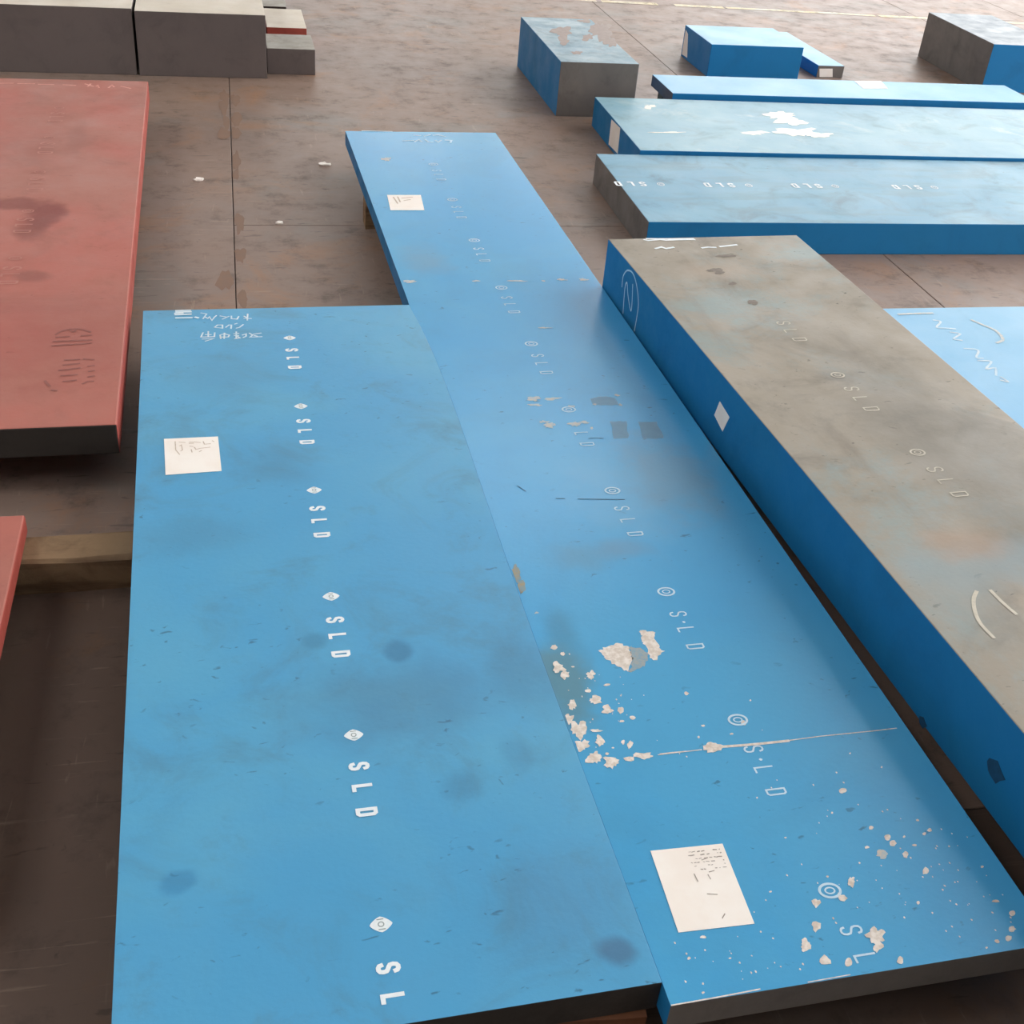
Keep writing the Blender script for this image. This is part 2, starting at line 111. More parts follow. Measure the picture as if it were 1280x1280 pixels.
def plain(name, base, alt, rough=.6, scale=30., spec=.4):
    g = NT(name)
    c = g.mix(g.rng(g.noise(scale, 5, .6), .35, .65), lin(base), lin(alt))
    g.l.new(c, g.b.inputs['Base Color']); g.b.inputs['Roughness'].default_value = rough
    g.b.inputs['Specular IOR Level'].default_value = spec
    return g.m

# ------------------------------------------------------------------ mesh helpers
def link(name, bm, mats, parent=None, smooth=False):
    me = bpy.data.meshes.new(name); bm.to_mesh(me); bm.free()
    for m in (mats if isinstance(mats, (list, tuple)) else [mats]): me.materials.append(m)
    if smooth:
        for p in me.polygons: p.use_smooth = True
    o = bpy.data.objects.new(name, me); COL.objects.link(o)
    if parent: o.parent = parent
    return o

def tag(o, label=None, cat=None, group=None, kind=None):
    if label: o['label'] = label
    if cat: o['category'] = cat
    if group: o['group'] = group
    if kind: o['kind'] = kind
    elif cat: o['kind'] = 'thing'
    return o

def prism(outline, z0, z1, bevel=.0025, seg=2):
    bm = bmesh.new()
    lo = [bm.verts.new((x, y, z0)) for x, y in outline]; hi = [bm.verts.new((x, y, z1)) for x, y in outline]
    n = len(outline)
    bm.faces.new(hi); bm.faces.new(lo[::-1])
    for i in range(n): bm.faces.new((lo[i], lo[(i + 1) % n], hi[(i + 1) % n], hi[i]))
    bmesh.ops.recalc_face_normals(bm, faces=bm.faces)
    if bevel:
        es = [e for e in bm.edges if e.calc_face_angle(0) > .3]
        bmesh.ops.bevel(bm, geom=es, offset=bevel, segments=seg, profile=.5, affect='EDGES')
    return bm

def box_outline(w, l): return [(0, 0), (w, 0), (w, l), (0, l)]

def slab(key, name, label, cat, mats, outline=None, bevel=.0025, group=None, wobble=0.):
    """mats: top, left, right, near, far"""
    x, y, w, l, t, yaw, zb = BX[key]
    bm = prism(outline or box_outline(w, l), 0, t, bevel)
    bm.normal_update()
    for f in bm.faces:
        n = f.normal
        if n.z > .6: f.material_index = 0
        elif n.z < -.6: f.material_index = 1
        elif n.x < -.7: f.material_index = 1
        elif n.x > .7: f.material_index = 2
        elif n.y < 0: f.material_index = 3
        else: f.material_index = 4
    if wobble:
        rnd = random.Random(len(label))
        for v in bm.verts: v.co += Vector((rnd.uniform(-1, 1), rnd.uniform(-1, 1), 0)) * wobble
    o = link(name, bm, mats)
    o.location = (x, y, zb); o.rotation_euler = (0, 0, math.radians(yaw))
    tag(o, label, cat, group or ('long painted steel slabs' if cat == 'steel slab' else 'steel blocks behind the slabs'))
    o_t[key] = t
    return o
o_t = {}

_zc = [0]
def ribbon(bm, pts, width, z):
    """flat brush stroke along a polyline at height z, mitred, closed when the ends meet"""
    P = [Vector((p[0], p[1])) for p in pts]
    closed = len(P) > 3 and (P[0] - P[-1]).length < 1e-5
    if closed: P = P[:-1]
    n = len(P); _zc[0] = (_zc[0] + 1) % 12; z += _zc[0] * .00003
    vs = []
    for i in range(n):
        a = P[i] - P[i - 1] if (i or closed) else P[1] - P[0]
        b = P[(i + 1) % n] - P[i] if (i < n - 1 or closed) else P[-1] - P[-2]
        a = a.normalized() if a.length > 1e-7 else Vector((1, 0)); b = b.normalized() if b.length > 1e-7 else a
        t = a + b
        t = t.normalized() if t.length > 1e-4 else a
        nrm = Vector((-t.y, t.x)); na = Vector((-a.y, a.x))
        k = width / 2 / max(.45, nrm.dot(na))
        p = P[i]
        if not closed and i == 0: p = p - t * width * .3
        if not closed and i == n - 1: p = p + t * width * .3
        vs.append((bm.verts.new((*(p + nrm * k), z)), bm.verts.new((*(p - nrm * k), z))))
    for i in range(n if closed else n - 1):
        c, d = vs[i], vs[(i + 1) % n]
        bm.faces.new((c[0], c[1], d[1], d[0]))

def up_faces(bm):
    bm.normal_update()
    for f in bm.faces:
        if f.normal.z < 0: f.normal_flip()

def strokes(name, lines, width, mat, parent, key, z=.0006, each=False, kind=None):
    if each:
        for p in lines: strokes(name, [p], width, mat, parent, key, z)
        return
    bm = bmesh.new()
    for p in lines: ribbon(bm, p, width, o_t[key] + z)
    up_faces(bm)
    o = link(name, bm, mat, parent)
    if kind: o['kind'] = kind
    return o

def smooth_line(pts, k=4):
    out = []
    for i in range(len(pts) - 1):
        p0 = pts[max(i - 1, 0)]; p1 = pts[i]; p2 = pts[i + 1]; p3 = pts[min(i + 2, len(pts) - 1)]
        for j in range(k):
            t = j / k
            out.append([.5 * (2 * p1[a] + (p2[a] - p0[a]) * t + (2 * p0[a] - 5 * p1[a] + 4 * p2[a] - p3[a]) * t * t + (3 * p1[a] - p0[a] - 3 * p2[a] + p3[a]) * t ** 3) for a in (0, 1)])
    out.append(list(pts[-1])); return out

def chip_poly(bm, ch, rnd, z, rag=.35, n=None):
    cx, cy, ax, ay, bx_, by_ = ch
    n = n or (22 if max(abs(ax), abs(by_)) > .009 else 11)
    ph = [rnd.uniform(0, 6.28) for _ in range(4)]; am = [rnd.uniform(.3, 1) for _ in range(4)]
    vs = []
    for i in range(n):
        a = 2 * math.pi * i / n
        r = 1 + rag * (.35 * am[0] * math.sin(2 * a + ph[0]) + .35 * am[1] * math.sin(3 * a + ph[1]) + .25 * am[2] * math.sin(5 * a + ph[2])) + rag * .45 * rnd.uniform(-1, 1)
        vs.append(bm.verts.new((cx + r * (math.cos(a) * ax + math.sin(a) * bx_), cy + r * (math.cos(a) * ay + math.sin(a) * by_), z)))
    c = bm.verts.new((cx, cy, z))
    for i in range(n): bm.faces.new((c, vs[i], vs[(i + 1) % n]))

def seam_clamp(bm):
    """keep marks on the long slab off its neighbour"""
    E = [inv('S2', xf('S1', p)) for p in seam_S1()]
    for v in bm.verts:
        for (x0, y0), (x1, y1) in zip(E, E[1:]):
            if y0 <= v.co.y <= y1:
                v.co.x = max(v.co.x, x0 + (x1 - x0) * (v.co.y - y0) / (y1 - y0) + .0045)
        v.co.x = min(max(v.co.x, .004), BX['S2'][2] - .003); v.co.y = max(v.co.y, .003)

def chip(name, ch, seed, mat, parent, key, z=.0004, rag=.35):
    z += (seed % 9) * .00004
    bm = bmesh.new(); chip_poly(bm, ch, random.Random(seed), o_t[key] + z, rag)
    if key == 'S2': seam_clamp(bm)
    up_faces(bm)
    return link(name, bm, mat, parent)

def rag_poly(pts, seed, k=5, amp=.0022):
    rnd = random.Random(seed); out = []
    for i, p in enumerate(pts):
        q = pts[(i + 1) % len(pts)]
        for j in range(k):
            t = j / k; out.append((p[0] + (q[0] - p[0]) * t + rnd.uniform(-amp, amp), p[1] + (q[1] - p[1]) * t + rnd.uniform(-amp, amp)))
    return out

def poly_patch(name, pts, mat, parent, key, z=.0005, amp=.0022, seed=1):
    bm = bmesh.new(); vs = [bm.verts.new((x, y, o_t[key] + z)) for x, y in (rag_poly(pts, seed, amp=amp) if amp else pts)]
    f = bm.faces.new(vs); bmesh.ops.triangulate(bm, faces=[f]); up_faces(bm)
    return link(name, bm, mat, parent)

# stencil alphabet in a unit cell: u along reading (0..1 = letter width), v up (0..1 = letter height)
GL = {
 'S': [[(.98, .80), (.90, .93), (.65, 1), (.35, 1), (.1, .92), (.02, .76), (.1, .6), (.35, .53), (.65, .47), (.9, .4), (.98, .24), (.9, .08), (.65, 0), (.35, 0), (.1, .07), (.02, .2)]],
 'L': [[(.12, 1), (.12, 0), (.98, 0)]],
 'D': [[(.05, .5), (.05, 1), (.75, 1), (.97, .9), (.97, .1), (.75, 0), (.05, 0), (.05, .5)]],
}
def stencil(anchor, key, parent, mat, direc=(0, -1), hgt=.0275, wid=.0118, stroke=.0066, emblem='diamond', letters='SLD', name='stencil_letter', mat_dark=None, skip=()):
    """emblem then letters along direc; letter tops to the left of the reading direction"""
    d = Vector(direc).normalized(); up = Vector((-d.y, d.x))
    a = Vector(anchor); z = o_t[key] + .0006
    if emblem and 'E' not in skip:
        bm = bmesh.new()
        if emblem == 'diamond':
            n = 24; ring = []
            for i in range(n):
                t = 2 * math.pi * i / n
                rx, ry = .0135, .0165
                k = 1 / ((abs(math.cos(t)) ** 1.3 + abs(math.sin(t)) ** 1.3) ** (1 / 1.3))
                p = a + d * (math.cos(t) * rx * k) + up * (math.sin(t) * ry * k)
                ring.append(bm.verts.new((p.x, p.y, z)))
            bm.faces.new(ring)
            up_faces(bm); e = link('stencil_emblem', bm, mat, parent)
            bm = bmesh.new(); z2 = z + .0003
            def seg(pts, w): ribbon(bm, [(a + d * p[0] + up * p[1]) for p in pts], w, z2)
            seg([(.004 * math.cos(i * .5236), .004 * math.sin(i * .5236)) for i in range(13)], .0016)
            seg([(-.0085, -.005), (-.0085, .004)], .0016); seg([(.0085, -.004), (.0085, .005)], .0016)
            up_faces(bm); link('emblem_mark', bm, mat_dark, e)
        else:
            for rx, ry, w in ((.0125, .0165, .0042), (.0055, .0075, .0026)):
                ribbon(bm, [(a + d * (math.cos(i * .2618) * rx) + up * (math.sin(i * .2618) * ry)) for i in range(25)], w, z)
            up_faces(bm); link('stencil_emblem', bm, mat, parent)
    for ch, off in zip(letters, (.072, .119, .170)):
        if ch in skip: continue
        bm = bmesh.new()
        base = a + d * (off - wid / 2) - up * hgt / 2
        for ln in GL[ch]:
            ribbon(bm, [base + d * (p[0] * wid) + up * (p[1] * hgt) for p in ln], stroke, z)
        up_faces(bm); link(name, bm, mat, parent)

def print_rows(quad, key, parent, seed, mat, u0=.48, u1=.93, v0=.70, v1=.93, rows=6):
    """rows of tiny printed marks on a paper label"""
    rnd = random.Random(seed); bm = bmesh.new(); A, B, C, D = [Vector(p) for p in quad]; z = o_t[key] + .0014
    def P(u, v): return A * (1 - u) * (1 - v) + B * u * (1 - v) + C * u * v + D * (1 - u) * v
    for r in range(rows):
        v = v1 - (v1 - v0) * r / max(1, rows - 1); u = u0 + rnd.uniform(0, .08)
        while u < u1:
            du = rnd.uniform(.012, .05)
            if rnd.random() < .8: ribbon(bm, [P(u, v + rnd.uniform(-.004, .004)), P(min(u + du, u1), v + rnd.uniform(-.004, .004))], rnd.uniform(.0008, .0022), z)
            u += du + rnd.uniform(.008, .04)
    up_faces(bm); o = link('label_print', bm, mat, parent); o['kind'] = 'stuff'

def paper(name, quad, mat, parent, key, texts=None, ink=None, tw=.002):
    bm = bmesh.new(); t = o_t[key]
    lo = [bm.verts.new((x, y, t + .0003)) for x, y in quad]; hi = [bm.verts.new((x, y, t + .0010)) for x, y in quad]
    bm.faces.new(hi); bm.faces.new(lo[::-1])
    for i in range(4): bm.faces.new((lo[i], lo[(i + 1) % 4], hi[(i + 1) % 4], hi[i]))
    bmesh.ops.recalc_face_normals(bm, faces=bm.faces)
    o = link(name, bm, mat, parent)
    tag(o, 'white paper label stuck on the slab')
    if texts: strokes('label_print', texts, tw, ink, o, key, z=.0014, kind='stuff')
    return o

def side_quad(name, quad, ax, val, out, mat, parent, thick=.0008):
    """flat thing on a side face. quad: (horizontal, z) points; ax 0 = face x=val, 1 = face y=val"""
    bm = bmesh.new()
    def V(p, o):
        return (val + out * o, p[0], p[1]) if ax == 0 else (p[0], val + out * o, p[1])
    a = [bm.verts.new(V(p, .0004)) for p in quad]; b = [bm.verts.new(V(p, .0004 + thick)) for p in quad]
    bm.faces.new(b); bm.faces.new(a[::-1])
    n = len(quad)
    for i in range(n): bm.faces.new((a[i], a[(i + 1) % n], b[(i + 1) % n], b[i]))
    bmesh.ops.recalc_face_normals(bm, faces=bm.faces)
    return link(name, bm, mat, parent)

def side_strokes(name, lines, width, ax, val, out, mat, parent):
    bm = bmesh.new()
    for ln in lines: ribbon(bm, ln, width, 0)
    for v in bm.verts:
        h, z = v.co.x, v.co.y
        v.co = (val + out * .0008, h, z) if ax == 0 else (h, val + out * .0008, z)
    return link(name, bm, mat, parent)

# ------------------------------------------------------------------ materials
def floor_steel(name, c0, c1, rust, grey, dark, light, spec=.35, rough=.46):
    """trodden steel plate: brown-grey drift, rust bloom, grey rubbed areas, scratches both ways, dark spots"""
    g = NT(name); geo = g.n.new('ShaderNodeNewGeometry'); g.P = geo.outputs['Position']
    c = g.mix(g.rng(g.noise(.9, 5, .6, dist=.5), .36, .64), lin(c0), lin(c1))
    c = g.mix(g.math('MULTIPLY', g.rng(g.noise(1.5, 7, .65, vec=g.mapping(loc=(4, 1, 0)), dist=.6), .50, .68), .75), c, lin(grey))
    c = g.mix(g.math('MULTIPLY', g.rng(g.noise(2.3, 8, .7, vec=g.mapping(loc=(1, 8, 0)), dist=.5), .52, .70), .65), c, lin(rust))
    m = g.noise(7.5, 8, .72, vec=g.mapping(loc=(3, 3, 0)))
    c = g.mix(g.math('MULTIPLY', g.rng(m, .50, .72), .65), c, lin(dark))
    for sc, lo, hi, col, am in (((5, 75, 1), .62, .74, light, .45), ((60, 7, 1), .64, .76, light, .35), ((9, 42, 1), .63, .72, dark, .7), ((30, 30, 1), .68, .76, dark, .75)):
        c = g.mix(g.math('MULTIPLY', g.rng(g.noise(1, 4, .55, vec=g.mapping(scale=sc, loc=(sc[0], 2, 0)), dist=.5), lo, hi), am), c, lin(col))
    g.l.new(c, g.b.inputs['Base Color'])
    g.l.new(g.rng(m, .3, .7, rough - .06, rough + .1), g.b.inputs['Roughness'])
    g.b.inputs['Specular IOR Level'].default_value = spec
    g.bump(m, .10, .003)
    return g.m
M_floor = floor_steel('rusty_floor_steel', '8e776a', '86746b', '9c7355', '807872', '564a43', 'b29c8a')
M_floord = floor_steel('shaded_floor_steel', '625046', '5b4a41', '6e5038', '584f49', '3f342e', '8d7a6a')  # darker copy of the floor steel, shade of the near floor put into its colour
M_joint = plain('joint_grime', '2a1c15', '3d2a1e', .8, 20)
M_yellow = surface('worn_yellow_line', 'cbb98c', 'd8cdb4', '6b5c4a', rough=.5, s1=6, s2=22, dirt_amt=.9, bump=.1)
M_dim = surface('dim_wall', '8a8680', '807c76', '686460', rough=.85, spec=.2, bump=.1)  # grey of the unseen walls, toned down to limit bounced light
M_concrete = surface('hall_concrete', 'c9c4bb', 'bdb8b0', 'a09b94', rough=.85, spec=.2, bump=.1)
M_roof = surface('roof_sheet', '8d8f90', '7c7e80', '606263', rough=.7, spec=.3, bump=.05)

BLUE, BLUE2, BLUED = '3f93c8', '4a99c6', '2f6f98'
M_b1 = surface('blue_paint_worn', '4f9ecc', '5ba6cc', '5589a4', rough=.40, spec=.5, s1=1.6, s2=9, dirt_amt=.6, fleck='2a4a60', rough_var=.06, fleck_amt=.6,
  stains=[(.455, .62, .16, .09, '4a6880', 0.37, .8), (.47, .74, .022, .026, '2c5c80', 0.46, .4), (.085, .28, .028, .024, '2f76a6', 0.43, .35), (.68, .06, .026, .022, '44465c', 0.50, .5),
          (.69, .66, .05, .10, '4a7088', 0.34, .7), (.33, .79, .02, .02, '35708f', 0.37, .5), (.30, 1.40, .07, .07, '47748e', 0.31, .8), (.12, 1.15, .10, .06, '4a7a94', 0.28, .8),
          (.52, .40, .03, .03, '3d6f90', 0.31, .6), (.60, .15, .12, .09, '56789a', 0.25, .8), (.20, 1.85, .10, .10, '4f7f9e', 0.25, .8), (.63, .46, .03, .035, '3f7aa0', 0.31, .5)])
M_b2 = surface('blue_paint_glossy', '459fd4', '4fa4d2', '4a88a8', rough=.27, spec=.5, n2d=(3, .45), s1=1.2, s2=4, dirt_amt=.16, fleck='2d4f66', rough_var=.0, seed=4.,
  stains=[(.06, .80, .03, .06, '3f6c7c', .35, .7), (.03, .66, .05, .10, '5f8288', .7, .5), (.32, 1.25, .10, .14, '74a9cc', .35, .9), (.16, 1.02, .07, .04, '627f86', .3, .8), (.26, 1.04, .05, .03, '7a7568', .22, .7),
          (.10, 2.60, .06, .10, '6d8fa0', .4, .8), (.45, 1.30, .09, .16, '6f8ea2', .5, .6)])
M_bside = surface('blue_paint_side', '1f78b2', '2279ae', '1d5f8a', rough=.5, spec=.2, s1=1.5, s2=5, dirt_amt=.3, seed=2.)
M_bfar = surface('blue_paint_dusty', '5f97b4', '6da2ba', '4a6c7a', rough=.42, spec=.3, s1=1.6, s2=5, dirt_amt=.75, rough_var=.04, fleck='55717c', seed=7.,
  streak=('5f8796', (2.2, 11, 1), .48, .68, .6))
M_bpale = surface('blue_paint_pale', '7ba8bd', '8cb3c1', '67848e', rough_var=.04, rough=.42, spec=.3, s1=1.9, s2=6, dirt_amt=.5, fleck='7a8f93', seed=11.,
  patch=('b4c6c9', 2.4, .55, .75))
M_bclean = surface('blue_paint_clean', '6dacd2', '79b2d4', '6599b5', rough_var=.04, rough=.40, spec=.32, s1=1.6, s2=5, dirt_amt=.3, seed=13.)
M_olive = surface('rubbed_steel_top', '8f8678', '968c7d', '6b665d', rough=.5, spec=.35, s1=1.7, s2=6, dirt_amt=.75, fleck='4d463d', fleck_amt=.85, seed=3.,
  patch=('82908f', 1.5, .50, .66), streak=('7d7468', (9, 1.6, 1), .52, .74, .6),
  stains=[(.40, 1.90, .14, .45, '7a766e', .65, .8), (.27, 2.95, .10, .06, 'a08e7c', .6, .7), (.28, 1.52, .22, .07, '7f929a', .7, .6), (.36, 1.50, .06, .03, '8a6a5e', .6, .5), (.20, 1.58, .09, .05, 'a2866f', .6, .6),
          (.30, 1.36, .10, .06, 'a3917f', .5, .7), (.10, 1.45, .08, .12, '8b989a', .5, .7)])
M_steel = surface('grey_sawn_steel', '6d6763', '7a736d', '514c49', rough=.5, spec=.4, s1=2.5, s2=9, dirt_amt=.5, bump=.2)
M_steeld = surface('dark_mill_steel', '6a605e', '645b5a', '534b4a', rough=.6, spec=.3, s1=2.2, s2=8, dirt_amt=.5, bump=.2, seed=5.)
M_steelb = surface('black_scale_steel', '3b3633', '36322f', '282422', rough=.6, spec=.3, s1=3, s2=8, dirt_amt=.4, bump=.2)
M_cream = surface('pale_ground_top', 'cabfae', 'cfc4b3', 'b0a495', rough=.5, spec=.45, s1=2.2, s2=8, dirt_amt=.35, seed=6.)
M_greyt = surface('worn_grey_top', '8c877c', '989287', '6a655d', rough=.5, spec=.4, s1=4, s2=12, dirt_amt=.6, seed=8.)
M_bluegrey = surface('faded_blue_top', '7d9bab', '8ea6b1', '6b7a82', rough=.45, spec=.3, s1=4, s2=12, dirt_amt=.5, seed=9.)
M_slate = surface('grey_polished_top', '7f8b96', '8c97a0', '6d757c', rough=.45, spec=.25, s1=3, s2=10, dirt_amt=.3, seed=10., streak=('7b858c', (2, 9, 1), .5, .72, .4))
M_red = surface('red_oxide_paint', 'b46d62', 'ad7468', '925f56', rough=.55, spec=.15, s1=1.5, s2=5, dirt_amt=.5, fleck='6f443f', seed=1.,
  stains=[(.39, 1.33, .055, .12, '804a47', .8, .4), (.29, 1.42, .09, .05, '824c48', .75, .4), (.36, 1.2, .05, .07, '865049', .7, .5), (.40, .84, .045, .035, '8b564e', .7, .5), (.43, 2.1, .03, .14, '93625a', .5, .6), (.5, .45, .25, .25, '9d564f', .5, .9), (.30, 2.1, .16, .5, 'a07065', .45, .9)])
M_redside = surface('red_paint_side', '9c463c', 'a44d42', '7a3a33', rough=.5, spec=.3, s1=2, s2=8, dirt_amt=.4, seed=1.)
M_white = plain('white_stencil_paint', 'f0f4f6', 'e2ecf2', .55, 60)
M_pale = plain('pale_blue_stencil_paint', 'c9e3f2', 'b8d9ec', .5, 60)
M_faint = plain('faded_stencil_paint', '86b6d0', '7aaecb', .5, 60)
M_ghost = plain('ghost_stencil_paint', 'c9c2b2', 'bcb5a6', .55, 50)
M_ghostred = plain('ghost_red_stencil', 'b5786c', 'b07166', .55, 40)
M_chalk = plain('chalk_writing', 'dfeaf0', 'c5dcea', .8, 40)
M_chalkred = plain('chalk_on_red', 'd9a294', 'cf8f82', .8, 40)
M_emblem = plain('emblem_grey', '9aa6a6', '8c9a9a', .6, 60)
M_paper = plain('label_paper', 'faf3ec', 'f7ede4', .6, 12, .4)
M_ink = plain('label_ink', 'b5aaa0', '9a8f84', .8, 60)
M_inkf = plain('faded_label_ink', 'd0bfae', 'c4b3a2', .8, 60)
M_bare = plain('bare_chipped_steel', 'ece4dc', 'cfc2b5', .5, 90)
M_bareg = plain('scuffed_steel', '9fa5a4', '83a0b0', .5, 140)
M_tan = plain('tan_scuff', 'cdc3b6', 'a3bcc8', .5, 120)
M_rust = plain('rust_smear', 'a2977c', '7a98a4', .7, 60)
M_smear = plain('grey_smear', '6f97b2', '6a92ae', .45, 40)
M_brown = plain('brown_pit', '7b7066', '6d6359', .6, 60)
M_darkspot = plain('dark_oil_spot', '1d4868', '1f5074', .5, 60)
M_stamp = plain('stamp_ink', '8a534c', '915850', .6, 60)
M_glare = plain('bare_metal_glare', 'e6e0d4', 'dcd4c2', .35, 40, .6)  # bare metal with its white glare put into the colour
M_patchb = plain('brown_bare_patch', '8d7e78', '97867e', .5, 40)
M_streakw = plain('scraped_white', 'c6c8c2', 'b2b4ae', .5, 40)
M_wood = surface('old_timber', '8a7157', '9b8163', '5f4a38', rough=.75, spec=.2, s1=3, s2=14, dirt_amt=.7, streak=('5b4534', (2, 26, 26), .5, .66, .7), bump=.5)
M_woodr = surface('reddish_timber', '6b4632', '7b5038', '4a2f22', rough=.75, spec=.2, s1=3, s2=14, dirt_amt=.6, streak=('3f2a1e', (2, 26, 26), .5, .66, .7), bump=.5)

# ------------------------------------------------------------------ the hall: floor of steel plates, unseen roof and walls, openings shaped for the light
bm = prism([(-9, -7), (14, -7), (14, 26), (-9, 26)], -.30, -.016, 0)
floor = tag(link('floor', bm, M_joint), kind='structure')
XC = [-9, -4.76, -2.40, -.030, 2.342, 4.70, 5.625, 9.8, 14]
ROWS = {0: [-7, 3, 13, 26], 1: [-7, 2.3, 8.22, 14, 26], 2: [-7, 2.12, 6.15, 8.22, 14, 26], 3: [-7, 1.3, 4.18, 8.22, 12.4, 26], 4: [-7, 2.9, 8.22, 13, 26], 5: [-7, 3.3, 8.22, 14, 26], 6: [-7, 3, 8.22, 14, 26], 7: [-7, 8.22, 14, 26]}
_pl = {}
for ci in range(len(XC) - 1):
    rows = ROWS[ci]
    for ri in range(len(rows) - 1):
        g = .003
        w = XC[ci + 1] - XC[ci] - g; l = rows[ri + 1] - rows[ri] - g
        k = (round(w, 3), round(l, 3))
        if k not in _pl:
            bm = prism([(0, 0), (w, 0), (w, l), (0, l)], -.015, 0, .0015, 1)
            o = link('floor_plate', bm, M_floord if (ci in (1, 2, 3) and ri == 0) else M_floor, floor); _pl[k] = o.data  # near plates get the shade-toned steel
        else:
            o = bpy.data.objects.new('floor_plate', _pl[k]); COL.objects.link(o); o.parent = floor
        o.location = (XC[ci] + g / 2, rows[ri] + g / 2, 0)
M_rustj = plain('joint_rust', '866a59', '826a5c', .7, 25)
rnd = random.Random(12)
for y0 in [3.2 + .17 * i for i in range(17)]:           # rust bloom along the plate joint
    for sx in (-1, 1):
        if rnd.random() < .42:
            bm = bmesh.new(); w = rnd.uniform(.010, .030); o_y = y0 + rnd.uniform(-.05, .05)
            chip_poly(bm, (-.030 + sx * (w + .004), o_y, w, 0, 0, rnd.uniform(.05, .11)), rnd, .0004 + .0002 * len(floor.children) % .0016, .5, n=16); up_faces(bm)
            link('rust_bloom', bm, M_rustj, floor)
# worn painted line along the far joint, broken into dashes
bm = bmesh.new(); rnd = random.Random(5); x = -1.
while x < 8:
    L = rnd.uniform(.25, .6); y = 8.275 - .045 * (x - 2.3)
    w = rnd.uniform(.045, .07)
    ribbon(bm, [(x, y), (x + L / 2, y - .004), (x + L, y - .022 * L * 2)], w, .0008); x += L + rnd.uniform(.03, .2)
up_faces(bm)
link('painted_line', bm, M_yellow, floor)

def panel(name, x0, y0, z0, x1, y1, z1, mat, kind='structure'):
    bm = bmesh.new(); bmesh.ops.create_cube(bm, size=1)
    for v in bm.verts: v.co = (x0 + (v.co.x + .5) * (x1 - x0), y0 + (v.co.y + .5) * (y1 - y0), z0 + (v.co.z + .5) * (z1 - z0))
    return tag(link(name, bm, mat), kind=kind)
HALL_Z = 7.6
# roof sheets, open bays over the right side, left and middle openings added as fill, right side of the hall open to daylight
def roof_row(y0, y1, holes):
    x = -9.
    for a, b in holes:
        panel('ceiling', x, y0, HALL_Z, a, y1, HALL_Z + .15, M_roof); x = b
    if x < 11.9: panel('ceiling', x, y0, HALL_Z, 12, y1, HALL_Z + .15, M_roof)
SIDE = [(7.0, 12)]
BOTH = [(-8.4, -4.2), (7.0, 12)]  # left bay added as fill from the left
MID = [(-8.4, -4.2), (-1, 2.5), (7.0, 12)]  # overhead opening added to lift the light near the camera
for y0, y1, holes in ((-7, -5, []), (-5, -2, BOTH), (-2, -1.2, []), (-1.2, .9, BOTH), (.9, 1.7, MID), (1.7, 2.4, BOTH), (2.4, 3.2, []), (3.2, 6.8, BOTH), (6.8, 7.6, []), (7.6, 11.2, SIDE), (11.2, 12.2, []), (12.2, 15.6, [(1.9, 5.3), (8.6, 11)]), (15.6, 21, [])):
    roof_row(y0, y1, holes)
panel('wall_left', -9.2, -7, 0, -9, 21, HALL_Z, M_dim)
panel('wall_back', -9, -7.2, 0, 12, -7, HALL_Z, M_dim)
# far wall, pale for bounce: sill, piers, sheet above, window band added to brighten the floor
panel('wall_far', -9, 21, 0, 7, 21.2, 1.2, M_concrete)
panel('wall_far', -9, 21, 4.4, 7, 21.2, HALL_Z, M_concrete)
for i in range(7): panel('wall_far', -9 + i * 2.6, 21, 1.2, -8.6 + i * 2.6, 21.2, 4.4, M_concrete)


# ------------------------------------------------------------------ slabs in the middle
def xf(key, p):
    x, y, w, l, t, yaw, zb = BX[key]; a = math.radians(yaw)
    return (x + p[0] * math.cos(a) - p[1] * math.sin(a), y + p[0] * math.sin(a) + p[1] * math.cos(a))
def inv(key, p):
    x, y, w, l, t, yaw, zb = BX[key]; a = math.radians(yaw); dx, dy = p[0] - x, p[1] - y
    return (dx * math.cos(a) + dy * math.sin(a), -dx * math.sin(a) + dy * math.cos(a))
def seam_S1():
    """the touching edges of the two slabs bow gently together"""
    l = BX['S1'][3]
    sm = smooth_line(DATA['seam_S1'][::-1], 2)
    return [(sm[0][0], 0)] + [(a, b) for a, b in sm if .06 < b < l - .04] + [(sm[-1][0], l)]
def outline_S1():
    l = BX['S1'][3]
    return [(0, 0)] + seam_S1() + [(0, l)]
def outline_S2():
    x, y, w, l, t, yaw, zb = BX['S2']
    E = [inv('S2', xf('S1', p)) for p in seam_S1()]
    E = [(a + .0005, b) for a, b in E]
    return [(E[0][0], 0), (w, 0), (w, l), (0, l), (max(0, E[-1][0]), E[-1][1] + .03)] + E[::-1]

S1 = slab('S1', 'steel_plate', 'wide blue steel slab with bold white SLD stencils, nearest on the left', 'steel slab', [M_b1, M_bside, M_bside, M_steelb, M_steelb], outline_S1(), bevel=.0008)
S2 = slab('S2', 'steel_plate', 'longest blue steel slab with chipped paint, between two other long slabs', 'steel slab', [M_b2, M_bside, M_bside, M_steel, M_steel], outline_S2(), bevel=.0008)
S3 = slab('S3', 'steel_plate', 'thick steel slab with rubbed grey-brown top and blue sides on the right', 'steel slab', [M_olive, M_bside, M_bside, M_steel, M_steel])
S4 = slab('S4', 'steel_plate', 'crosswise dusty blue slab nearest of the three lying side by side', 'steel slab', [M_bfar, M_steel, M_steel, M_bside, M_bside])
S5 = slab('S5', 'steel_plate', 'crosswise pale blue slab with white scraped patch and paper on its end', 'steel slab', [M_bpale, M_bside, M_bside, M_bside, M_bside])
S6 = slab('S6', 'steel_plate', 'thin light blue slab farthest of the crosswise three, white paper on top', 'steel slab', [M_bclean, M_steeld, M_steeld, M_bside, M_bside])
S7 = slab('S7', 'steel_plate', 'light blue slab with white chalk writing at the right edge', 'steel slab', [M_bclean, M_bside, M_bside, M_steel, M_steel])
